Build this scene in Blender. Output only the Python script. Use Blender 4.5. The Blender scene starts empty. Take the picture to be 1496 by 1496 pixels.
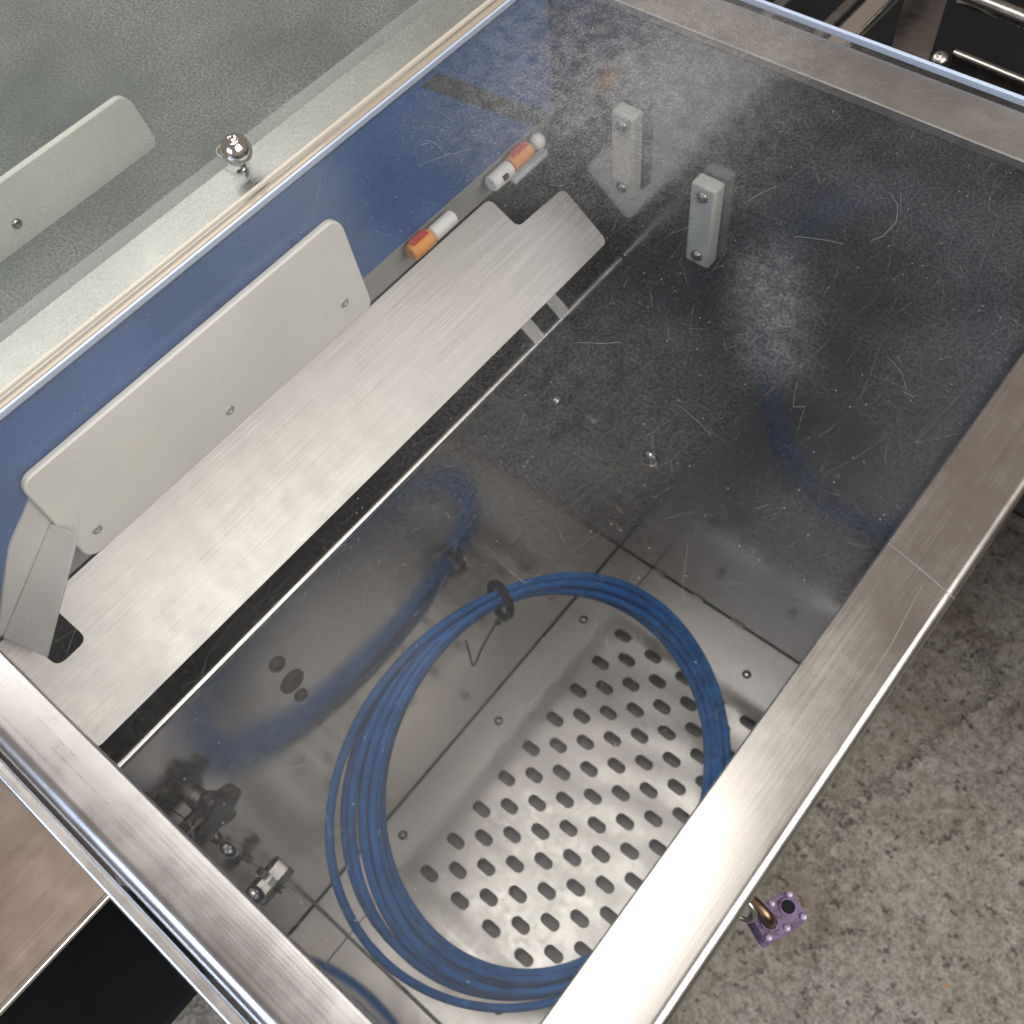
import bpy, bmesh, math, random
from mathutils import Vector, Matrix
random.seed(7)
S = 0.6                      # metres per layout unit (rim plane is z = 0)
sc = bpy.context.scene
C = sc.collection
R = math.radians

# ------------------------------------------------------------------ camera
cam = bpy.data.cameras.new('camera'); co = bpy.data.objects.new('camera', cam); C.objects.link(co)
right = Vector((0.767366, 0.635285, -0.086968)); down = Vector((0.515329, -0.691728, -0.505914)); fwd = Vector((-0.381557, 0.343404, -0.858189))
m = Matrix((right, -down, -fwd)).transposed().to_4x4(); m.translation = Vector((0, 0, 0.75*S))
co.matrix_world = m
cam.sensor_width = 36; cam.lens = 1456.74/1496*36; cam.clip_start = 0.01; cam.clip_end = 200
cam.dof.use_dof = True; cam.dof.focus_distance = 0.62; cam.dof.aperture_fstop = 13
sc.camera = co
sc.cycles.max_bounces = 7; sc.cycles.diffuse_bounces = 2; sc.cycles.glossy_bounces = 4; sc.cycles.transmission_bounces = 2; sc.cycles.transparent_max_bounces = 6
sc.cycles.use_adaptive_sampling = True; sc.cycles.adaptive_threshold = 0.03
# ------------------------------------------------------------------ world, lamps, exposure
w = bpy.data.worlds.new('World'); sc.world = w; w.use_nodes = True
bg = w.node_tree.nodes['Background']; bg.inputs[0].default_value = (0.42, 0.345, 0.29, 1); bg.inputs[1].default_value = 0.62
def area(name, az, el, dist, sx, sy, power, col, target=(-0.25, 0.2, -0.2)):
    d = bpy.data.lights.new(name, 'AREA'); d.shape = 'RECTANGLE'; d.size = sx; d.size_y = sy; d.energy = power; d.color = col
    o = bpy.data.objects.new(name, d); C.objects.link(o)
    t = Vector(target); a = R(az); e = R(el)
    o.location = t + dist*Vector((math.sin(a)*math.cos(e), math.cos(a)*math.cos(e), math.sin(e)))
    o.rotation_euler = (t - o.location).to_track_quat('-Z', 'Y').to_euler()
    return o
oh = area('overhead_lamp', -67, 82, 2.7, 1.7, 0.85, 27, (1.0, 0.955, 0.89))
oh.location = (-0.78, 0.30, 2.5); oh.rotation_euler = (0, 0, 0)
area('side_fill_lamp', 88, 41, 2.8, 2.2, 1.2, 95, (1.0, 0.965, 0.91))  # unseen area lamp added for light from the right, brightening chute and guide plate
area('left_lamp', -82, 45, 2.8, 2.0, 0.7, 24, (1.0, 0.96, 0.90))
area('front_door_lamp', 185, 28, 3.0, 1.8, 0.8, 48, (0.60, 0.76, 1.0))
vs = sc.view_settings; vs.view_transform = 'Standard'; vs.look = 'None'; vs.exposure = 0; vs.gamma = 1; vs.use_curve_mapping = False

# ------------------------------------------------------------------ materials
MATS = {}
class NT:
    def __init__(s, name):
        s.m = bpy.data.materials.new(name); s.m.use_nodes = True; s.t = s.m.node_tree; s.t.nodes.clear(); MATS[name] = s.m
        s.out = s.n('ShaderNodeOutputMaterial')
    def n(s, ty, **kw):
        x = s.t.nodes.new(ty)
        for k, v in kw.items():
            if k.startswith('i_'):
                key = k[2:]; key = int(key) if key.isdigit() else key.replace('_', ' ')
                if hasattr(v, 'outputs'): s.t.links.new(v.outputs[0], x.inputs[key])
                elif isinstance(v, bpy.types.NodeSocket): s.t.links.new(v, x.inputs[key])
                else: x.inputs[key].default_value = v
            else: setattr(x, k, v)
        return x
    def coord(s, scale=(1,1,1), rot=(0,0,0)):
        g = s.n('ShaderNodeNewGeometry')
        return s.n('ShaderNodeMapping', i_0=g.outputs['Position'], i_Scale=scale, i_Rotation=rot)
    def noise(s, scale, detail=4, rough=.55, co=None, dist=0, dim='3D'):
        x = s.n('ShaderNodeTexNoise', noise_dimensions=dim, i_Scale=scale, i_Detail=detail, i_Roughness=rough, i_Distortion=dist)
        s.t.links.new((co or s.coord()).outputs[0], x.inputs['Vector']); return x
    def ramp(s, fac, stops):
        r = s.n('ShaderNodeValToRGB', i_0=fac.outputs[0] if hasattr(fac, 'outputs') else fac)
        e = r.color_ramp.elements
        while len(e) < len(stops): e.new(.5)
        for k, (p, c) in enumerate(stops):
            e[k].position = p; e[k].color = (c, c, c, 1) if isinstance(c, (int, float)) else (*c, 1)
        return r
    def math(s, op, a, b=0.0, clamp=False):
        x = s.n('ShaderNodeMath', operation=op, use_clamp=clamp)
        for i, v in ((0, a), (1, b)):
            if hasattr(v, 'outputs'): s.t.links.new(v.outputs[0], x.inputs[i])
            elif isinstance(v, bpy.types.NodeSocket): s.t.links.new(v, x.inputs[i])
            else: x.inputs[i].default_value = v
        return x
    def mixc(s, fac, a, b, mode='MIX'):
        x = s.n('ShaderNodeMix', data_type='RGBA', blend_type=mode)
        for i, v in ((0, fac), (6, a), (7, b)):
            if getattr(v, 'bl_idname', '') == 'ShaderNodeMix': s.t.links.new(v.outputs[2], x.inputs[i])
            elif hasattr(v, 'outputs'): s.t.links.new(v.outputs[0], x.inputs[i])
            elif isinstance(v, bpy.types.NodeSocket): s.t.links.new(v, x.inputs[i])
            elif isinstance(v, (int, float)): x.inputs[i].default_value = v
            else: x.inputs[i].default_value = (*v, 1)
        return x
    def surf(s, sh): s.t.links.new(sh.outputs[0], s.out.inputs['Surface']); return s.m

def steel(name, col, rough, brush='y', aniso=.6, var=.10, bumpk=.10, wave=0.0, grime=.25, gl=.05):
    """brushed stainless: grain stretched along one axis, cloudy wear in the gloss"""
    t = NT(name)
    st = {'x': (12, 1000, 1000), 'y': (1000, 12, 1000), 'z': (900, 900, 9), None: (120, 120, 120)}[brush]
    grain = t.noise(1, 1, .6, t.coord(st))
    cloud = t.noise(9, 3, .6)
    fine = t.noise(60, 2, .6)
    r1 = t.ramp(cloud, [(.3, rough - var*.6), (.7, rough + var)])
    r2 = t.math('ADD', r1, t.math('MULTIPLY', t.math('SUBTRACT', grain, .5), .10))
    r3 = t.math('ADD', r2, t.math('MULTIPLY', t.math('SUBTRACT', fine, .5), .12), True)
    g = t.ramp(t.math('ADD', t.math('MULTIPLY', cloud, .6), t.math('MULTIPLY', fine, .4)), [(.36, 1 - grime*.7), (.64, 1.0)])
    g2 = t.ramp(grain, [(.3, 1 - gl), (.7, 1.0)])
    c = t.mixc(1.0, t.mixc(1.0, col, g, 'MULTIPLY'), g2, 'MULTIPLY')
    b = t.n('ShaderNodeBump', i_Strength=bumpk, i_Distance=.0004*S, i_Height=grain)
    nrm = b
    if wave:
        wv = t.noise(11, 2, .5)
        nrm = t.n('ShaderNodeBump', i_Strength=wave, i_Distance=.02, i_Height=wv); t.t.links.new(b.outputs[0], nrm.inputs['Normal'])
    p = t.n('ShaderNodeBsdfPrincipled', i_Metallic=1.0, i_Roughness=r3, i_Base_Color=c.outputs[2], i_Normal=nrm)
    if brush and aniso:
        tv = t.n('ShaderNodeCombineXYZ'); tv.inputs[{'x': 0, 'y': 1, 'z': 2}[brush]].default_value = 1
        p.inputs['Anisotropic'].default_value = aniso; t.t.links.new(tv.outputs[0], p.inputs['Tangent'])
    return t.surf(p)
def plain(name, col, rough=.5, metal=0, spec=.5, mott=.12, scale=30, bump=0.0, coat=0):
    t = NT(name); n = t.noise(scale, 3, .6)
    c = t.mixc(1.0, col, t.ramp(n, [(.3, 1 - mott), (.7, 1.0)]), 'MULTIPLY')
    rr = t.ramp(n, [(.3, max(0, rough - .06)), (.7, min(1, rough + .08))])
    p = t.n('ShaderNodeBsdfPrincipled', i_Metallic=metal, i_Roughness=rr, i_Base_Color=c.outputs[2])
    p.inputs['Specular IOR Level'].default_value = spec; p.inputs['Coat Weight'].default_value = coat
    if bump: t.t.links.new(t.n('ShaderNodeBump', i_Strength=bump, i_Distance=.001, i_Height=n).outputs[0], p.inputs['Normal'])
    return t.surf(p)
steel('rim_steel_y', (.57, .555, .535), .25, 'y', .35, .05, .04, grime=.06)
steel('rim_steel_x', (.59, .59, .605), .27, 'x', .35, .05, .04, grime=.06)
steel('strip_steel', (.48, .475, .465), .36, 'y', .40, .06, grime=.10)
steel('far_rim_steel', (.60, .575, .54), .40, 'x', .3, .10)
steel('chute_steel', (.49, .47, .455), .48, 'y', .5, .03, .2, grime=.08, gl=.24)
steel('matte_steel', (.80, .78, .75), .60, None, 0, .06)
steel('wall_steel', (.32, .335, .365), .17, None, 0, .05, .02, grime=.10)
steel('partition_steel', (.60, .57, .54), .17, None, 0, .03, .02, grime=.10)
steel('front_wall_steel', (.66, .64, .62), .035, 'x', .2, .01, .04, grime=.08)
steel('floor_steel', (.72, .70, .68), .40, None, 0, .06, .06, grime=.08)
steel('perforated_steel', (.68, .66, .635), .44, None, 0, .05, .06, wave=.03, grime=.06)
steel('bolt_steel', (.50, .485, .47), .25, None, 0, .08, .1)
steel('dark_steel', (.30, .29, .28), .35, None, 0, .10, .1)
steel('side_steel', (.42, .34, .29), .30, 'y', .5, .08)
plain('hem_chrome', (.82, .80, .77), .14, 1, mott=.08)
plain('white_plastic', (.75, .73, .68), .42, mott=.13, scale=7, bump=.05)
plain('dusty_white', (.62, .62, .56), .5, mott=.10, scale=60)
plain('block_plastic', (.40, .40, .36), .5, mott=.10, scale=60)
plain('block_face', (.62, .53, .46), .5, mott=.10, scale=200)
plain('blue_panel', (.045, .12, .31), .30, spec=.5, mott=.30, scale=9)
plain('reflection_dark', (.035, .04, .05), .6, mott=.4, scale=60)
plain('black_rubber', (.012, .012, .014), .55, mott=.3)
plain('black_panel', (.008, .009, .011), .8, spec=.2, mott=.3)
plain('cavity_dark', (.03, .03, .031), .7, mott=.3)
plain('bay_green', (.155, .172, .162), .7, mott=.25, scale=12)
plain('bracket_grey', (.55, .54, .52), .4, mott=.12, scale=12)
plain('hem_satin', (.80, .78, .75), .34, 1, mott=.08)
plain('bay_grey', (.34, .335, .32), .6, mott=.2, scale=12)
plain('orange_plastic', (.70, .29, .06), .45)
plain('red_plastic', (.55, .08, .05), .45)
plain('offwhite_plastic', (.74, .72, .68), .45)
plain('pale_plastic', (.55, .58, .58), .5)
plain('black_knob', (.022, .012, .010), .30, mott=.2)
plain('lock_dark', (.045, .03, .025), .5, metal=.5)
plain('shackle_steel', (.22, .15, .095), .35, 1, mott=.4, scale=120)
plain('lilac_rivet', (.40, .33, .46), .35, metal=.3)
plain('rust', (.16, .075, .035), .8, mott=.5, scale=200)
plain('tray_grey', (.40, .38, .36), .6, mott=.3, scale=25)

def cable_mat(name, col):
    t = NT(name); n = t.noise(35, 4, .6)
    c = t.mixc(t.ramp(n, [(.35, 0), (.7, 1)]), [x*.6 for x in col], col)
    p = t.n('ShaderNodeBsdfPrincipled', i_Roughness=.42, i_Base_Color=c.outputs[2]); p.inputs['Specular IOR Level'].default_value = .45
    return t.surf(p)
cable_mat('blue_cable', (.010, .29, .92))

def lock_mat():
    t = NT('purple_paint'); n = t.noise(150, 5, .75)
    c = t.mixc(t.ramp(n, [(.46, 0), (.66, .95)]), (.19, .13, .245), (.05, .03, .035))
    p = t.n('ShaderNodeBsdfPrincipled', i_Roughness=.4, i_Base_Color=c.outputs[2], i_Metallic=.25)
    return t.surf(p)
lock_mat()

def pane_mat(name, dust_lo, dust_hi, tint, dustcol, ystart, yend, blob=None, gloss=.30, speck_amt=(.30, 1.75)):
    """scratched, dusty clear sheet: clear where clean, a thin scattering film where dirty"""
    t = NT(name)
    pos = t.n('ShaderNodeNewGeometry').outputs['Position']
    sep = t.n('ShaderNodeSeparateXYZ', i_0=pos)
    grad = t.n('ShaderNodeMapRange', i_0=sep.outputs[1], i_1=ystart, i_2=yend, i_3=dust_lo, i_4=dust_hi)
    big = t.noise(7, 2, .6, dim='2D'); speck = t.noise(520, 2, .6, dim='2D'); mid = t.noise(45, 3, .7, dim='2D')
    cl = t.ramp(big, [(.32, .45), (.68, 1.2)])
    cl = t.math('MULTIPLY', cl, t.ramp(mid, [(.25, .85), (.75, 1.12)]))
    sp = t.ramp(speck, [(.36, speck_amt[0]), (.66, speck_amt[1])])
    tot = t.math('MULTIPLY', grad, cl)
    if blob:
        nb = t.ramp(t.noise(85, 4, .75, dim='2D'), [(.35, .38), (.65, 1)])
        for (bx, by, br, ba) in blob:
            d = t.n('ShaderNodeVectorMath', operation='DISTANCE', i_0=pos); d.inputs[1].default_value = (bx*S, by*S, .004*S)
            f = t.n('ShaderNodeMapRange', i_0=d.outputs['Value'], i_1=0.0, i_2=br*S, i_3=ba, i_4=0.0)
            f.interpolation_type = 'SMOOTHSTEP'
            tot = t.math('ADD', tot, t.math('MULTIPLY', f, nb))
    tot = t.math('MULTIPLY', tot, sp)
    # hair scratches: edges of stretched cell patterns, broken up by the cloudiness
    wobs = t.n('ShaderNodeVectorMath', operation='SCALE', i_0=big.outputs['Color'], i_3=.8)
    for k, (ang, sx, sy, thr) in enumerate(((.6, 60, 14, .010), (2.1, 22, 90, .010))):
        mp = t.coord((sx, sy, 1), (0, 0, ang))
        addv = t.n('ShaderNodeVectorMath', operation='ADD', i_0=mp.outputs[0], i_1=wobs.outputs[0])
        v = t.n('ShaderNodeTexVoronoi', feature='DISTANCE_TO_EDGE', voronoi_dimensions='2D', i_Vector=addv.outputs[0], i_Scale=1.0)
        line = t.n('ShaderNodeMapRange', i_0=v.outputs['Distance'], i_1=0.0, i_2=thr, i_3=1.0, i_4=0.0)
        msk = t.ramp(mid, [(.50 if k else .42, 0 if k else .16), (.62 if k else .54, .16 if k else 0)])
        tot = t.math('ADD', tot, t.math('MULTIPLY', line, msk))
    # scattered bright dust grains
    vg = t.n('ShaderNodeTexVoronoi', voronoi_dimensions='2D', i_Scale=170.0, i_Vector=t.coord().outputs[0])
    gr = t.n('ShaderNodeMapRange', i_0=vg.outputs['Distance'], i_1=0.05, i_2=.10, i_3=.40, i_4=0.0)
    pick = t.math('GREATER_THAN', t.n('ShaderNodeSeparateColor', i_0=vg.outputs['Color']), .955)
    tot = t.math('ADD', tot, t.math('MULTIPLY', gr, pick))
    tot = t.math('MINIMUM', tot, .95, True)
    tr = t.n('ShaderNodeBsdfTransparent', i_0=(*tint, 1))
    df = t.n('ShaderNodeBsdfDiffuse', i_0=(*dustcol, 1))
    tl = t.n('ShaderNodeBsdfTranslucent', i_0=(*dustcol, 1))
    dd = t.n('ShaderNodeMixShader', i_0=.35); t.t.links.new(df.outputs[0], dd.inputs[1]); t.t.links.new(tl.outputs[0], dd.inputs[2])
    m1 = t.n('ShaderNodeMixShader', i_0=tot); t.t.links.new(tr.outputs[0], m1.inputs[1]); t.t.links.new(dd.outputs[0], m1.inputs[2])
    gl = t.n('ShaderNodeBsdfGlossy', i_0=(1, 1, 1, 1), i_Roughness=.16)
    fr = t.n('ShaderNodeFresnel', i_IOR=1.38)
    m2 = t.n('ShaderNodeMixShader', i_0=t.math('MULTIPLY', fr, gloss)); t.t.links.new(m1.outputs[0], m2.inputs[1]); t.t.links.new(gl.outputs[0], m2.inputs[2])
    return t.surf(m2)
pane_mat('lid_pane', .042, .10, (.965, .97, .97), (.50, .505, .515), -.1*S, 1.0*S, [(-.312, .675, .06, .13), (-.285, .635, .065, .17), (-.262, .603, .06, .12), (-.236, .575, .06, .11), (-.40, .44, .20, .07), (-.62, .87, .34, .27), (-.66, .76, .22, .12), (-.50, .75, .25, .06)], .30, (.66, 1.34))
pane_mat('side_pane', .17, .30, (.90, .93, .92), (.44, .455, .44), -.1*S, 1.0*S, None, .30, (.25, 1.8))
def edge_mat(name, col, rough):
    t = NT(name)
    p = t.n('ShaderNodeBsdfPrincipled', i_Roughness=rough, i_Base_Color=(*col, 1)); p.inputs['Specular IOR Level'].default_value = .6; p.inputs['Coat Weight'].default_value = .2
    return t.surf(p)
edge_mat('pane_edge_cream', (.46, .43, .36), .3)
edge_mat('pane_edge_brown', (.33, .28, .215), .2)
edge_mat('pane_edge_blue', (.42, .50, .66), .12)
plain('scratch_white', (.28, .28, .275), .7)

def concrete():
    t = NT('concrete')
    a = t.noise(4, 5, .6); b = t.noise(60, 5, .72, dist=.3); c = t.noise(230, 4, .75); d = t.noise(9, 5, .7, dist=.7)
    v = t.math('ADD', t.math('MULTIPLY', a, .22), t.math('ADD', t.math('MULTIPLY', b, .38), t.math('MULTIPLY', c, .40)))
    col = t.ramp(v, [(.37, (.045, .037, .028)), (.44, (.135, .121, .10)), (.50, (.22, .204, .174)), (.56, (.305, .286, .25)), (.66, (.42, .40, .36))])
    warm = t.ramp(d, [(.50, 0), (.72, .55)])
    col2 = t.mixc(warm, col, (.17, .125, .085))
    pit = t.ramp(t.noise(70, 3, .55), [(.62, 0), (.67, .8)])
    col3 = t.mixc(pit, col2.outputs[2], (.055, .045, .036))
    vg = t.n('ShaderNodeTexVoronoi', i_Scale=26.0, i_Vector=t.coord().outputs[0])
    sp = t.math('MULTIPLY', t.math('LESS_THAN', vg.outputs['Distance'], .13), t.math('GREATER_THAN', t.n('ShaderNodeSeparateColor', i_0=vg.outputs['Color']), .90))
    col4 = t.mixc(t.math('MULTIPLY', sp, .75), col3.outputs[2], (.34, .17, .085))
    wv = t.n('ShaderNodeVectorMath', operation='ADD', i_0=t.coord().outputs[0], i_1=t.n('ShaderNodeVectorMath', operation='SCALE', i_0=b.outputs['Color'], i_3=.10).outputs[0])
    ve = t.n('ShaderNodeTexVoronoi', feature='DISTANCE_TO_EDGE', i_Scale=1.9, i_Vector=wv.outputs[0])
    crack = t.n('ShaderNodeMapRange', i_0=ve.outputs['Distance'], i_1=0.002, i_2=.010, i_3=.55, i_4=0.0)
    col4 = t.mixc(t.math('MULTIPLY', crack, t.ramp(a, [(.45, 0), (.56, 1)])), col4, (.05, .04, .03))
    h = t.math('SUBTRACT', t.math('SUBTRACT', v, t.math('MULTIPLY', pit, .35)), t.math('MULTIPLY', crack, .4))
    bp = t.n('ShaderNodeBump', i_Strength=.7, i_Distance=.006, i_Height=h)
    p = t.n('ShaderNodeBsdfPrincipled', i_Roughness=.85, i_Base_Color=col4.outputs[2], i_Normal=bp)
    return t.surf(p)
concrete()

# ------------------------------------------------------------------ mesh helpers (layout units in, metres out)
def link(name, verts, faces, mat, parent=None, smooth=True, angle=32):
    me = bpy.data.meshes.new(name); me.from_pydata([tuple(S*c for c in v) for v in verts], [], faces); me.update()
    bm = bmesh.new(); bm.from_mesh(me); bmesh.ops.recalc_face_normals(bm, faces=bm.faces); bm.to_mesh(me); bm.free()
    if smooth:
        me.polygons.foreach_set('use_smooth', [True]*len(me.polygons)); me.set_sharp_from_angle(angle=R(angle))
    o = bpy.data.objects.new(name, me); C.objects.link(o)
    if mat: me.materials.append(MATS[mat])
    if parent: o.parent = parent; o.matrix_parent_inverse = Matrix.Translation(-Vector(parent.location)) if parent.parent is None else Matrix()
    return o
def bevel(o, wdt, seg=2):
    md = o.modifiers.new('bevel', 'BEVEL'); md.width = wdt*S; md.segments = seg; md.limit_method = 'ANGLE'; md.angle_limit = R(40); return o
def thing(name, label, cat, loc=(0, 0, 0), group=None):
    o = bpy.data.objects.new(name, None); C.objects.link(o); o.location = Vector(loc)*S; o.empty_display_size = .02
    return tag(o, label, cat, group)
def tag(o, label, cat, group=None):
    o['label'] = label; o['category'] = cat
    if group: o['group'] = group
    return o
def box(name, x0, x1, y0, y1, z0, z1, mat, parent=None, bv=0.0):
    v = [(x, y, z) for x in (x0, x1) for y in (y0, y1) for z in (z0, z1)]
    f = [(0, 1, 3, 2), (4, 6, 7, 5), (0, 4, 5, 1), (2, 3, 7, 6), (0, 2, 6, 4), (1, 5, 7, 3)]
    o = link(name, v, f, mat, parent, smooth=bool(bv))
    if bv: bevel(o, bv)
    return o
def extrude(name, prof, axis, a, b, mat, parent=None, bv=0):
    """prof: closed 2D polygon; axis x -> (y,z), y -> (x,z), z -> (x,y)"""
    def P(u, v, t): return {'x': (t, u, v), 'y': (u, t, v), 'z': (u, v, t)}[axis]
    n = len(prof); vs_ = [P(u, v, a) for u, v in prof] + [P(u, v, b) for u, v in prof]
    fs = [tuple(range(n)), tuple(range(n, 2*n))] + [(i, (i+1) % n, n+(i+1) % n, n+i) for i in range(n)]
    o = link(name, vs_, fs, mat, parent)
    if bv: bevel(o, bv)
    return o
def slab(name, poly, nrm, th, mat, parent=None, bv=0):
    """3D planar polygon thickened along nrm"""
    n = len(poly); q = Vector(nrm).normalized()*th
    vs_ = [Vector(p) for p in poly] + [Vector(p) - q for p in poly]
    fs = [tuple(range(n)), tuple(range(n, 2*n))] + [(i, (i+1) % n, n+(i+1) % n, n+i) for i in range(n)]
    o = link(name, vs_, fs, mat, parent)
    if bv: bevel(o, bv)
    return o
def tube(name, pts, r, mat, parent=None, seg=10, closed=False, caps=True):
    pts = [Vector(p) for p in pts]; n = len(pts); vs_ = []; fs = []
    up = None
    for i, p in enumerate(pts):
        t = (pts[(i+1) % n] - pts[i-1]) if closed else (pts[min(i+1, n-1)] - pts[max(i-1, 0)])
        t.normalize()
        if up is None:
            up = Vector((0, 0, 1)) if abs(t.z) < .9 else Vector((1, 0, 0))
        up = (up - t*up.dot(t)).normalized(); s_ = t.cross(up)
        rr = r(i/(n-1)) if callable(r) else r
        for k in range(seg):
            a = 2*math.pi*k/seg; vs_.append(p + rr*(math.cos(a)*up + math.sin(a)*s_))
    for i in range(n if closed else n-1):
        j = (i+1) % n
        for k in range(seg): fs.append((i*seg+k, i*seg+(k+1) % seg, j*seg+(k+1) % seg, j*seg+k))
    if not closed and caps: fs += [tuple(range(seg)), tuple(range((n-1)*seg, n*seg))]
    return link(name, vs_, fs, mat, parent, angle=50)
def lathe(name, prof, base, axis, mat, parent=None, seg=20, angle=32):
    """prof: (radius, height) pairs; axis: direction of +height"""
    a = Vector(axis).normalized(); u = a.orthogonal().normalized(); v = a.cross(u); b = Vector(base)
    vs_ = []; fs = []; n = len(prof)
    for (r, h) in prof:
        for k in range(seg):
            t = 2*math.pi*k/seg; vs_.append(b + a*h + max(r, 1e-5)*(math.cos(t)*u + math.sin(t)*v))
    for i in range(n-1):
        for k in range(seg): fs.append((i*seg+k, i*seg+(k+1) % seg, (i+1)*seg+(k+1) % seg, (i+1)*seg+k))
    fs += [tuple(range(seg)), tuple(range((n-1)*seg, n*seg))]
    return link(name, vs_, fs, mat, parent, angle=angle)
def screw(name, base, axis, r, parent, mat='bolt_steel', sock=True, flat=1.0):
    pr = [(r, 0), (r, r*.18), (r*.86, r*.42), (r*.60, r*.58)]
    pr += [(r*.40, r*.62), (r*.36, r*.20), (0, r*.12)] if sock else [(r*.3, r*.68), (0, r*.70)]
    return lathe(name, [(a_, h_*flat) for a_, h_ in pr], base, axis, mat, parent, seg=18)
def arc(cx, cz, r, a0, a1, n=6): return [(cx + r*math.cos(R(a0+(a1-a0)*i/n)), cz + r*math.sin(R(a0+(a1-a0)*i/n))) for i in range(n+1)]

def lidline(pts, wd, parent, z0=.0050):
    v = []; f = []
    P = [Vector((x, y, z0)) for x, y in pts]
    for i, p in enumerate(P):
        t = (P[min(i+1, len(P)-1)] - P[max(i-1, 0)]).normalized(); s_ = Vector((-t.y, t.x, 0))*wd*(.35+.65*math.sin(math.pi*(i+.3)/(len(P)+.0)))
        v += [p+s_, p-s_, p+s_+Vector((0, 0, .0002)), p-s_+Vector((0, 0, .0002))]
    for i in range(len(P)-1):
        a = 4*i; f += [(a+2, a+3, a+7, a+6), (a, a+4, a+5, a+1), (a, a+2, a+6, a+4), (a+1, a+5, a+7, a+3)]
    return link('scratch', v, f, 'scratch_white', parent, False)
def bpz(px, py, z=.0050):
    d = right*((px-748)/1456.74) + down*((py-748)/1456.74) + fwd
    t = (z-.75)/d.z; return (d.x*t, d.y*t)
XL, XP, XR, XR2, YF, YF2, YN, YN2, ZF, ZP = -.8093, -.685, -.0632, .0027, .9458, 1.027, -.0658, -.1308, -1.405, -.438
YW = -.112                      # inner face of the front wall
ZG = -1.80                      # concrete yard

# ------------------------------------------------------------------ ground
g = link('ground', [(-30, -30, ZG), (30, -30, ZG), (30, 30, ZG), (-30, 30, ZG)], [(0, 1, 2, 3)], 'concrete', smooth=False)
g['kind'] = 'structure'

# ------------------------------------------------------------------ the hopper machine
M = thing('hopper_machine', 'open-topped brushed stainless steel hopper with perforated floor filling the picture', 'machine', (-.4, .4, ZG))
# walls of the deep bin
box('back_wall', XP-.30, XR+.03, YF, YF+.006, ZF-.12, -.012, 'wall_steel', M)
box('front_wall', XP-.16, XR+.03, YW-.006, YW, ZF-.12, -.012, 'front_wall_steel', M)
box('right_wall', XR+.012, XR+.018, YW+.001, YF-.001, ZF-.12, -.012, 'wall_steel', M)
pw = box('partition_wall', XP-.006, XP, YW+.001, YF-.001, ZF-.12, ZP, 'partition_steel', M)
tube('rolled_hem', [(XP-.003, YW+.004, ZP+.002), (XP-.003, YF-.003, ZP+.002)], .006, 'hem_satin', M, 12)
# shallow chute side
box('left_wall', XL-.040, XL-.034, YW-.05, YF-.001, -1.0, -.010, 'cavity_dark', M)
bl = box('blue_wall_panel', XL-.005, XL, YW-.02, YF-.003, -.204, -.010, 'blue_panel', M)
slab('dark_reflection_band', [(XL+.002, .730, -.014), (XL+.002, .930, -.2035), (XL+.002, .900, -.2035), (XL+.002, .700, -.014)], (1, 0, 0), .0015, 'reflection_dark', bl)  # flat dark sliver stands in for a dark reflection in the wall
slab('foot_flange', [(XL, YW, -.2055), (XL, YF-.003, -.2055), (-.829, YF-.003, -.274), (-.829, YW, -.274)], (.96, 0, -.27), .003, 'bay_grey', M)
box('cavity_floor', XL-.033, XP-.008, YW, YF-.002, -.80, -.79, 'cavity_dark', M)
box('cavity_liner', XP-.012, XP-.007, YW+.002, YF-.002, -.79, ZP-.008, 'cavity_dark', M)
# sloped chute plate with cut corners
def ch(t, y, off=0.0):
    x = -.828 + .138*t; z = -.2785 - .1065*t; n = Vector((.1065, 0, .138)).normalized()*off
    return (x+n.x, y, z+n.z)
def rnd(pts, r=.018, n=4):
    """round polygon corners (t in units of plate width)"""
    out = []; N = len(pts)
    for i in range(N):
        p = Vector(pts[i]); a = Vector(pts[i-1]) - p; b = Vector(pts[(i+1) % N]) - p
        k = min(r, a.length*.45, b.length*.45); p0 = p + a.normalized()*k; p1 = p + b.normalized()*k
        for j in range(n+1):
            s = j/n; out.append(tuple((1-s)**2*p0 + 2*s*(1-s)*p + s*s*p1))
    return out
W = .174
pl = [(0, -.018), (.38*W, -.018), (.38*W, -.064), (0, -.064), (0, -.105), (.965*W, -.105), (.965*W, .918), (.36*W, .918), (.34*W, .812), (0, .806)]
chute = slab('chute_plate', [ch(t/W, y) for t, y in rnd(pl, .012)], (.1065, 0, .138), .004, 'chute_steel', M)
for y in (.705, .765): slab('chute_tab', [ch(.968, y), ch(1.16, y), ch(1.16, y+.022), ch(.968, y+.022)], (.1065, 0, .138), .003, 'dark_steel', M)
# white guide plate on the chute wall
def guide(x, y0, y1, z0, z1, nm, mat, parent, th=.010):
    pr = [(y0+.012, z0), (y1-.004, z0), (y1, z0+.012), (y1-.008, z1-.016), (y1-.020, z1), (y0+.010, z1), (y0, z1-.012), (y0, z0+.012)]
    return extrude(nm, rnd(pr, .010), 'x', x, x+th, mat, parent, .0025)
gp = guide(XL+.004, .048, .532, -.240, -.074, 'white_guide_plate', 'white_plastic', M)
for y, z in ((.491, -.198), (.286, -.205), (.077, -.205)):
    screw('screw', (XL+.0142, y, z), (1, 0, 0), .0068, gp, 'matte_steel', True, .35)
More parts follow.
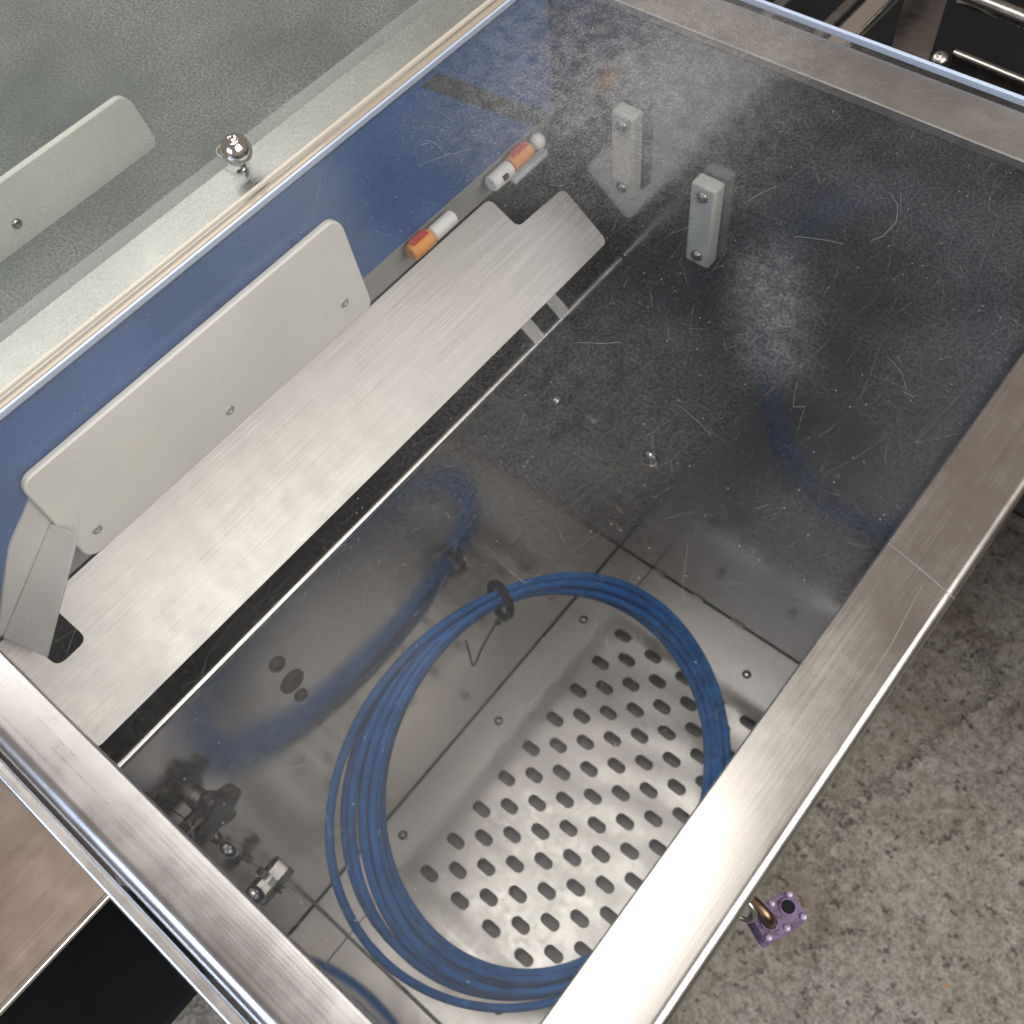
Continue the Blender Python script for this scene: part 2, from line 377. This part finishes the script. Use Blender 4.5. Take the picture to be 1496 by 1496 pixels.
# bent bracket at the near end of the chute
bk = slab('bent_bracket', rnd([(XL+.003, .060, -.10), (XL+.003, .038, -.118), (XL+.003, -.001, -.144), (XL+.003, -.035, -.185), (XL+.003, -.082, -.245), (XL+.003, -.060, -.245), (XL+.003, .046, -.159), (XL+.003, .075, -.150)], .012), (1, 0, 0), .003, 'bracket_grey', M)
slab('bracket_flange', [(XL+.004, .046, -.157), (XL+.048, .054, -.150), (XL+.050, -.062, -.268), (XL+.004, -.078, -.247)], (0, -.65, .75), .003, 'bracket_grey', bk, .001)
# white blocks on the back wall
def block(x0, x1, z0, z1, face):
    b = box('guide_block', x0, x1, YF-.025, YF-.001, z0, z1, 'block_plastic', M, .004)
    xm = (x0+x1)/2
    if face: box('pale_face', x0+.004, x1-.004, YF-.0262, YF-.0253, z0+.030, z1-.036, 'block_face', b)
    for z in (z0+.018, z1-.018): screw('screw', (xm, YF-.0252, z), (0, -1, 0), .009, b, 'dark_steel')
block(-.690, -.652, -.282, -.140, True)
block(-.556, -.516, -.340, -.196, False)
# fixings on the walls
for (y, z, r) in ((.125, -.546, .013), (.127, -.618, .021), (.125, -.672, .011)):
    lathe('wall_grommet', [(r, 0), (r, .003), (r*.8, .006), (r*.62, .006), (r*.55, .001), (0, .001)], (XP, y, z), (1, 0, 0), 'lock_dark', M, 20)
for (y, z) in ((.758, -.70),): lathe('wall_grommet', [(.022, 0), (.021, .004), (.012, .006), (.009, .002), (0, .002)], (XP, y, z), (1, 0, 0), 'black_rubber', M)
screw('wall_bolt', (XP, .761, -.62), (1, 0, 0), .013, M)
screw('wall_bolt', (-.612, YF, -.95), (0, -1, 0), .020, M, 'hem_chrome')
def star_knob(y, z):
    lathe('knob_stem', [(.016, 0), (.016, .015), (.011, .017), (.011, .03)], (XP, y, z), (1, 0, 0), 'dark_steel', M, 16)
    pr = []
    for k in range(60):
        a = 2*math.pi*k/60; r = .041 + .007*math.cos(5*a); pr.append((y + r*math.cos(a), z + r*math.sin(a)))
    extrude('star_knob', pr, 'x', XP+.022, XP+.050, 'black_knob', M, .008)
star_knob(-.080, -.650)
def hexbolt(base, axis, r, h):
    a = Vector(axis); lathe('bolt_washer', [(r*1.35, 0), (r*1.35, h*.18), (r*.8, h*.2)], base, a, 'bolt_steel', M, 24)
    hb = lathe('hex_bolt', [(r, h*.2), (r, h*.85), (r*.9, h), (0, h)], base, a, 'bolt_steel', M, 6, 20); return hb
hexbolt((-.644, YW, -1.0), (0, 1, 0), .022, .036)
screw('wall_bolt', (-.50, YW, -.60), (0, 1, 0), .014, M, 'bolt_steel', False)
screw('wall_bolt', (-.668, YW, -.83), (0, 1, 0), .016, M, 'hem_chrome')
# seam beads in the corners (weld dots)
for k in range(4): box('weld_bead', XP+.001, XP+.005, YF-.005, YF-.001, -1.32+.085*k, -1.29+.085*k, 'hem_chrome', M)
for k in range(3): box('weld_bead', -.58+.11*k, -.55+.11*k, YF-.006, YF-.001, ZF+.0042, ZF+.008, 'hem_chrome', M)
# floor: flange frame, wavy perforated sheet, drip tray below
fx0, fx1, fy0, fy1 = -.587, XR-.02, .040, .800
zF = ZF
fr = [('floor_flange', XP+.003, fx0, YW+.003, YF-.003), ('floor_flange', fx0+.0012, XR+.008, YW+.003, fy0), ('floor_flange', fx0+.0012, XR+.008, fy1, YF-.003)]
for nm, a, b, c_, d in fr: box(nm, a, b, c_, d, zF-.004, zF, 'floor_steel', M, .0008)
for (x, y) in ((-.635, .737), (-.635, .425), (-.635, .106), (-.262, .852), (-.262, -.02), (-.45, .86)):
    screw('rivet', (x, y, zF), (0, 0, 1), .0105, M, 'bolt_steel', False)
def perforated():
    px, py = .085, .0422; sl, sw = .043, .0245
    cols = int((fx1-fx0)/px)+1; rows = int((fy1-fy0)/py)
    vs_ = []; fs = []
    def hz(x, y):
        e = min(1, max(0, (x-fx0)/.03))*min(1, max(0, (y-fy0)/.03))*min(1, max(0, (fy1-y)/.03))
        return zF + .001 + e*(.003 + .0009*math.sin(y*31+x*7)*math.sin(x*13+1) + .0009*math.sin(x*27+y*9+.5) + .0006*math.sin(y*64+3*math.sin(x*9))*max(0, min(1, (x+.50)*6)))
    def add(x, y): vs_.append((x, y, hz(x, y))); return len(vs_)-1
    def grid(x0, x1, y0, y1, nx, ny):
        ids = [[add(x0+(x1-x0)*i/nx, y0+(y1-y0)*j/ny) for i in range(nx+1)] for j in range(ny+1)]
        for j in range(ny):
            for i in range(nx): fs.append((ids[j][i], ids[j][i+1], ids[j+1][i+1], ids[j+1][i]))
    y0 = .083 - py/2; n_hole = 0
    j = 0
    grid(fx0-.01, fx1, fy0-.012, y0, 40, 4)
    while y0 + j*py + py < fy1 - .018:
        ya = y0 + j*py; yc = ya + py/2; xs = -.537 + (px/2 if j % 2 else 0)
        xa = xs - px/2; grid(fx0-.01, xa, ya, ya+py, 4, 6)
        k = 0
        while xa + (k+1)*px < fx1:
            cx = xs + k*px; hole = []; ring = []
            h, r = (sl-sw)/2, sw/2
            for q in range(24):
                a = 2*math.pi*(q+.5)/24
                hx = r*math.cos(a) + (h if math.cos(a) > 0 else -h); hy = r*math.sin(a)
                m_ = max(abs(hx)/(px/2), abs(hy)/(py/2)); bx_, by_ = math.cos(a), math.sin(a)
                # outward target on the cell border
                kx = (px/2)/max(1e-6, abs(hx)); ky = (py/2)/max(1e-6, abs(hy)); kk = min(kx, ky)
                hole.append((cx+hx, yc+hy)); ring.append((cx+hx*kk, yc+hy*kk))
            cor = [(cx+px/2, yc+py/2), (cx-px/2, yc+py/2), (cx-px/2, yc-py/2), (cx+px/2, yc-py/2)]
            hi = [add(*p) for p in hole]; ri = [add(*p) for p in ring]
            lo = []
            for p in hole: vs_.append((p[0], p[1], hz(*p)-.005)); lo.append(len(vs_)-1)
            for q in range(24):
                q2 = (q+1) % 24; a, b = ring[q], ring[q2]
                if abs(a[0]-b[0]) > 1e-4 and abs(a[1]-b[1]) > 1e-4:
                    c_ = min(cor, key=lambda c: (c[0]-a[0])**2+(c[1]-a[1])**2+(c[0]-b[0])**2+(c[1]-b[1])**2)
                    fs.append((hi[q], ri[q], add(*c_), ri[q2], hi[q2]))
                else: fs.append((hi[q], ri[q], ri[q2], hi[q2]))
                fs.append((hi[q], hi[q2], lo[q2], lo[q]))
            k += 1; n_hole += 1
        grid(xa+k*px, fx1, ya, ya+py, 6, 6)
        j += 1
    grid(fx0-.01, fx1, y0+j*py, fy1+.012, 40, 4)
    return link('perforated_floor', vs_, fs, 'perforated_steel', M, True, 40)
perforated()
box('drip_tray', XP+.004, XR, YW+.004, YF-.004, zF-.045, zF-.040, 'tray_grey', M)
# legs carrying the bin
for (x, y) in ((XP, YW+.02), (XR-.03, YW+.02), (XP, YF-.06), (XR-.03, YF-.06)): box('leg', x, x+.04, y, y+.04, ZG, ZF-.121, 'dark_steel', M)

# rims
def bar(name, axis, inner, outer, z, lip, a, b, mat, sgn, r=.010):
    """flange with a rolled outer edge and a small inner turn-down; u grows outwards"""
    th = .004
    L = abs(outer-inner)
    prof = [(0, -.012), (0, -.0015), (.0015, 0)] + [(L-r+r*math.sin(R(q)), -r+r*math.cos(R(q))) for q in range(0, 91, 10)] + [(L, -lip), (L-th, -lip), (L-th, -r-.003)] + [(th, -r-.003)]
    pr = [(inner + sgn*u, z+v) for u, v in prof]
    return extrude(name, pr, axis, a, b, mat, M)
rb = bar('right_rim_bar', 'y', XR, XR2, .012, .045, YN-.08, 1.2, 'rim_steel_y', 1)
fb = bar('front_rim_bar', 'x', YN, YN2+.011, .0115, .030, -1.35, XR-.0005, 'rim_steel_x', -1, .016)
box('edge_return', -1.35, XR-.002, YN2-.003, YN2+.008, -.05, -.002, 'rim_steel_x', M, .0025)
for pts, wd in (([(1295, 800), (1342, 838), (1390, 880)], .0009), ([(1200, 935), (1226, 962), (1252, 992)], .0008), ([(1346, 856), (1300, 945), (1252, 1020)], .0005), ([(1252, 1020), (1228, 1090), (1216, 1120)], .0005)):
    lidline([bpz(*p) for p in pts], wd*.35, rb, .0122)
far = bar('far_rim_bar', 'x', YF, YF2-.006, -.001, .05, XL-.5, .06, 'far_rim_steel', 1)
ls = box('left_rim_strip', -.892, XL-.002, YN2, YF2-.002, -.0085, -.0015, 'strip_steel', M, .001)
# second bay beyond the left rim
box('side_bay_floor', -2.4, -.900, -.4, 1.6, -.36, -.352, 'bay_green', M)
box('side_bay_ledge', -.948, -.893, -.4, 1.4, -.050, -.030, 'bay_grey', M)
box('side_bay_divider', -1.222, -1.212, -.4, .20, -.351, -.10, 'bay_green', M)
gp2 = guide(-1.211, -.10, .532, -.165, -.070, 'side_guide_plate', 'white_plastic', M)
screw('screw', (-1.2008, .30, -.13), (1, 0, 0), .0075, gp2)

# ------------------------------------------------------------------ clear sheets
lid = thing('plastic_cover', 'scratched dusty clear plastic cover lying over the deep hopper bin', 'plastic cover', (-.4, .4, 0))
link('pane', [(XL+.003, YN2+.02, .0045), (XR+.02, YN2+.02, .0045), (XR+.02, YF2, .0045), (XL+.003, YF2, .0045)], [(0, 1, 2, 3)], 'lid_pane', lid, False)
box('pane_edge', XL+.003, .06, YF2+.0005, YF2+.006, -.004, .0045, 'pane_edge_blue', lid, .001)
box('pane_edge', XL-.001, XL+.0025, YN2+.02, YF2, -.003, .0050, 'pane_edge_blue', lid, .0008)
for pts, wd in (([(610, 242), (650, 228), (688, 218)], .0007), ([(622, 205), (634, 208), (645, 218)], .0011), ([(614, 212), (628, 209)], .0009),
                ([(1298, 280), (1312, 300), (1309, 325), (1290, 345), (1272, 352)], .0007), ([(1160, 345), (1200, 350), (1232, 356)], .0006), ([(1086, 298), (1110, 283), (1135, 272)], .0006),
                ([(765, 160), (775, 164)], .0012), ([(1320, 572), (1335, 580)], .0008), ([(1296, 520), (1318, 545), (1324, 570)], .0004), ([(992, 592), (1015, 612), (1038, 634)], .0004), ([(840, 500), (880, 502), (908, 500)], .0006)):
    lidline([bpz(*p) for p in pts], wd*.20, lid)
sp = thing('clear_side_pane', 'dusty clear plastic sheet with a ball-head screw, covering the bay beyond the left rim', 'plastic sheet', (-1.4, .4, 0))
link('pane', [(-2.6, -.35, .0085), (-.8285, -.35, .0085), (-.8285, 1.7, .0085), (-2.6, 1.7, .0085)], [(0, 1, 2, 3)], 'side_pane', sp, False)
box('pane_edge', -.8280, -.8235, -.35, 1.7, .0035, .0088, 'pane_edge_cream', sp, .001)
box('pane_edge', -.8230, -.8130, -.35, 1.7, -.0005, .0030, 'pane_edge_brown', sp, .001)
# ball-head screw in its slot
sx, sy = -.868, .466
bs = lathe('ball_screw', [(.004, -.008), (.004, .018), (.012, .020), (.0165, .024), (.0175, .029), (.0165, .036), (.012, .043), (.0065, .0465), (.0062, .043), (0, .042)], (sx, sy, .001), (.16, -.10, 1), 'hem_chrome', sp, 28)
tube('slot_rim', [(sx-.020+.013*math.cos(a)-(.010 if math.cos(a) < 0 else 0), sy+.004+.011*math.sin(a), .0092) for a in [2*math.pi*k/28 for k in range(28)]], .0010, 'pane_edge_cream', sp, 6, True)
tube('screw_thread', [(sx+.012+.0045*math.cos(a*1.0), sy-.010+.0045*math.sin(a), .004+.0016*a) for a in [k*.5 for k in range(26)]], .0014, 'dark_steel', bs, 6)

# ------------------------------------------------------------------ coil of blue cable leaning on the partition
cc = Vector((-.3825, .3433, -1.1093)); nn = Vector((.9857, -.0332, 1)).normalized(); RC = .3685
uu = nn.cross(Vector((0, 1, 0))).normalized(); vv = nn.cross(uu)
coil = thing('cable_coil', 'coil of thin blue cable tied with black, lying on the perforated floor', 'cable coil', (cc.x, cc.y, ZF))
def ang_of(px, py):
    d = right*((px-748)/1456.74) + down*((py-748)/1456.74) + fwd; o = Vector((0, 0, .75))
    t = (cc-o).dot(nn)/d.dot(nn); q = o + d*t - cc; return math.atan2(q.dot(vv), q.dot(uu))
A0 = ang_of(735, 885); ABOT = ang_of(640, 1400); ALEFT = ang_of(525, 1180); ART = ang_of(1037, 1060)
def bump_(a, c, wd): 
    d = (a-c+math.pi) % (2*math.pi) - math.pi; return math.exp(-(d/wd)**2)
def strand(da, db, peel, k):
    pts = []; N = 150; ph = random.uniform(0, 6.28)
    for i in range(N):
        a = 2*math.pi*i/N
        tight = 1 - .55*bump_(a, A0, .55)
        fan = 1 + .35*bump_(a, ABOT, .9)
        rr = RC + da*tight*fan + peel*bump_(a, ALEFT+.15, .75) + .0035*math.sin(2*a+ph)
        zz = db*tight*fan + .003*math.sin(3*a+ph)
        pts.append(cc + rr*(math.cos(a)*uu + math.sin(a)*vv) + zz*nn)
    return tube('cable_loop', pts, .0078, 'blue_cable', coil, 9, True)
lay = [(-.022, .000), (-.012, .013), (-.010, -.014), (.000, .001), (.004, .020), (.006, -.021), (.014, .010), (.016, -.010), (.025, .001), (.030, .015), (.022, -.022)]
for k, (da, db) in enumerate(lay):
    strand(da*.78, db*.8, {8: .008, 9: .052, 10: .016}.get(k, 0.0), k)
def smooth_(P, n=10):
    out = []
    for i in range(len(P)-1):
        p0, p1, p2, p3 = (Vector(P[max(0, min(len(P)-1, i+q))]) for q in (-1, 0, 1, 2))
        for j in range(n):
            t = j/n; out.append(.5*((2*p1)+(p2-p0)*t+(2*p0-5*p1+4*p2-p3)*t*t+(3*p1-p0-3*p2+p3)*t**3))
    return out + [Vector(P[-1])]
def chain(pp): return smooth_([(*bpz(px, py, z), z) for px, py, z in pp])
# black tie round the bundle and its wire tail
tc = cc + RC*(math.cos(A0)*uu + math.sin(A0)*vv); rad = (tc-cc).normalized()
tube('tie', [tc + .034*math.cos(a)*rad + .033*math.sin(a)*nn for a in [2*math.pi*k/28 for k in range(28)]], .0055, 'black_rubber', coil, 8, True)
tube('tie', [tc + .006*nn.cross(rad) + .036*math.cos(a)*rad + .031*math.sin(a)*nn for a in [2*math.pi*k/28 for k in range(28)]], .004, 'black_rubber', coil, 8, True)
zt = tc.z
tube('tie_wire', chain(((728, 906, zt+.01), (722, 915, zt-.01), (705, 945, zt-.05), (692, 972, zt-.09), (686, 955, zt-.08), (680, 935, zt-.05))), .0022, 'dark_steel', coil, 6)
lathe('tie_knot', [(0, -.006), (.006, -.004), (.007, 0), (.006, .004), (0, .006)], Vector((*bpz(728, 908, zt+.012), zt+.012)), (1, .3, .2), 'black_rubber', coil, 10)

# ------------------------------------------------------------------ small plastic pieces at the foot of the blue wall
def cyl(name, c, L, r, mat, parent, axis=(0, 1, 0)):
    a = Vector(axis); return lathe(name, [(0, -L/2), (r*.8, -L/2), (r, -L/2+r*.2), (r, L/2-r*.2), (r*.8, L/2), (0, L/2)], c, a, mat, parent, 16)
xk = XL+.014
for (y, z, L, lab, n_) in ((.655, -.214, .075, 'orange and white plastic piece beside the white guide plate', 0), (.828, -.216, .085, 'white and orange plastic piece near the far corner of the blue wall', 1)):
    t = thing('plastic_piece', lab, 'plastic piece', (xk, y, z-.012), 'plastic pieces along the blue wall')
    if n_ == 0:
        cyl('orange_end', (xk, y-.020, z), .042, .0125, 'orange_plastic', t); cyl('white_end', (xk, y+.024, z), .044, .011, 'offwhite_plastic', t)
        box('red_mark', xk-.007, xk+.004, y-.036, y-.006, z+.0105, z+.0135, 'red_plastic', t)
    else:
        cyl('white_end', (xk, y-.026, z-.002), .042, .0125, 'offwhite_plastic', t); cyl('orange_end', (xk, y+.018, z), .044, .0125, 'orange_plastic', t)
        box('red_mark', xk-.007, xk+.004, y+.002, y+.034, z+.0105, z+.0135, 'red_plastic', t)
        box('dark_mark', xk+.008, xk+.0135, y-.032, y-.022, z-.001, z+.006, 'black_rubber', t)
tag(lathe('plastic_ball', [(0, -.012), (.006, -.0105), (.0105, -.006), (.012, 0), (.0105, .006), (.006, .0105), (0, .012)], (xk, .886, -.216), (0, 0, 1), 'offwhite_plastic', None, 18), 'small white plastic ball in the far corner beside the orange piece', 'ball')
tag(box('pale_strip', XL-.014, XL+.001, .845, .925, -.274, -.264, 'pale_plastic', None, .003), 'pale flat plastic strip below the white ball at the wall foot', 'plastic strip')

# ------------------------------------------------------------------ purple padlock
lk = thing('padlock', 'worn purple laminated padlock with open shackle hanging outside the right rim', 'padlock', (.034, .262, -.50))
LZ = -.45
def b3(px, py, z): x, y = bpz(px, py, z); return Vector((x, y, z))
c0 = b3(1138, 1338, LZ); e1 = (b3(1160, 1322, LZ)-b3(1118, 1347, LZ)).normalized(); e2 = Vector((-e1.y, e1.x, 0)); hl, hw = .028, .0185
def lockpoly(hl_, hw_):
    return [tuple((c0 + e1*a + e2*b).xy) for a, b in rnd([(-hl_, -hw_), (hl_, -hw_), (hl_, hw_), (-hl_, hw_)], .008)]
for k in range(8):
    ex = .0 if k % 2 else -.0008
    extrude('lock_plate', lockpoly(hl+ex, hw+ex), 'z', LZ-.0055*(k+1)+.0004, LZ-.0055*k, 'purple_paint', lk)
for a, b in ((-.8, -.72), (-.8, .72), (.82, -.72), (.82, .72), (.02, -.78), (.02, .78)):
    q = c0 + e1*a*hl + e2*b*hw; lathe('rivet', [(.0040, 0), (.0038, .002), (.0024, .0034), (0, .004)], q, (0, 0, 1), 'lilac_rivet', lk, 12)
hA = c0 - e1*.013 - e2*.001; hB = c0 + e1*.014 + e2*.003
for q in (hA, hB): lathe('shackle_socket', [(.0098, 0), (.0098, .002), (.0078, .0022), (.0076, .0006), (0, .0005)], q, (0, 0, 1), 'purple_paint', lk, 20)
lathe('open_hole', [(.0072, .0), (.0072, .0012), (0, .0013)], hB, (0, 0, 1), 'black_panel', lk, 20)
tube('shackle', smooth_([hA+Vector((0, 0, -.004)), hA+Vector((-.001, 0, .008)), hA+Vector((-.009, .001, .017)), hA+Vector((-.028, .003, .020)), hA+Vector((-.050, .004, .016))], 8), .0066, 'shackle_steel', lk, 12)
st = thing('hasp_staple', 'small steel staple on the hopper side that holds the padlock', 'staple', (.0, .27, -.42))
ring = b3(1079, 1324, LZ+.02)
tube('staple_loop', [ring + .020*math.cos(a)*Vector((1, 0, 0)) + .020*math.sin(a)*Vector((0, .3, 1)) for a in [2*math.pi*k/24 for k in range(24)]], .003, 'bolt_steel', st, 8, True)
box('staple_plate', XR+.019, XR+.026, ring.y-.04, ring.y+.04, LZ, LZ+.10, 'bolt_steel', st, .001)
tube('staple_arm', [(XR+.024, ring.y, ring.z), (ring.x-.018, ring.y, ring.z)], .004, 'bolt_steel', st, 8)

# ------------------------------------------------------------------ discharge plate and black cabinet beyond the near rim
dp = thing('discharge_plate', 'coppery brushed steel side plate below the near rim at lower left', 'steel plate', (-.8, -.4, -.30))
box('plate_sheet', -1.6, -.492, -1.0, -.135, -.262, -.256, 'side_steel', dp)
tube('plate_edge', [(-.489, -1.0, -.257), (-.489, -.135, -.257)], .004, 'hem_chrome', dp, 10)
bt = thing('black_bench', 'matte black bench top in the gap below the coppery plate', 'bench', (-1.0, -.56, ZG))
box('bench_top', -1.55, -.44, -.98, -.14, -.515, -.50, 'black_panel', bt, .003)
for x, y in ((-1.50, -.94), (-1.50, -.22), (-1.35, -.94), (-1.35, -.22)): box('leg', x, x+.04, y, y+.04, ZG, -.5155, 'black_panel', bt)

# ------------------------------------------------------------------ neighbouring steel frame beyond the far rim
nf = thing('neighbour_frame', 'dark stainless machine frame with round tube and tray beyond the far rim', 'machine frame', (-.4, 1.6, ZG))
Zt = -.30
def tt(px, py, z=Zt): return b3(px, py, z)
k = b3(1232, 58, Zt); tube('round_tube', [(k.x, k.y-.25, Zt), (k.x, 2.6, Zt)], .020, 'hem_chrome', nf, 20)
tube('thin_tube', [(k.x-.045, k.y-.25, Zt-.01), (k.x-.045, 2.6, Zt-.01)], .010, 'dark_steel', nf, 14)
tube('thin_tube', [(k.x-.155, k.y-.25, Zt-.03), (k.x-.155, 2.6, Zt-.03)], .012, 'dark_steel', nf, 14)
a, b = b3(1345, 100, -.42), b3(1392, -10, -.42)
slab('upright_sheet', [b3(1300, 78, -.36), b3(1354, 97, -.36), b3(1388, -15, -.36), b3(1330, -30, -.36)], (0, 0, 1), .01, 'dark_steel', nf)
box('base_pan', -1.2, 1.0, 1.10, 3.2, -.75, -.74, 'black_panel', nf)
box('pan_back', -1.2, 1.0, 3.2, 3.22, -.75, .1, 'cavity_dark', nf)
p1, p2 = b3(1394, 78, -.38), b3(1560, 146, -.38)
tube('tray_rail', [p1, p2], .008, 'bolt_steel', nf, 12)
slab('tray_front', [p1+Vector((0, 0, -.004)), p2+Vector((0, 0, -.004)), p2+Vector((0, -.02, -.10)), p1+Vector((0, -.02, -.10))], (0, -1, .2), .004, 'dark_steel', nf)
q1, q2 = b3(1405, -8, -.30), b3(1570, 58, -.30)
tube('tray_rail', [q1, q2], .014, 'bolt_steel', nf, 14)
screw('frame_bolt', b3(1372, 86, -.37), (0, -.4, 1), .014, nf, 'bolt_steel')
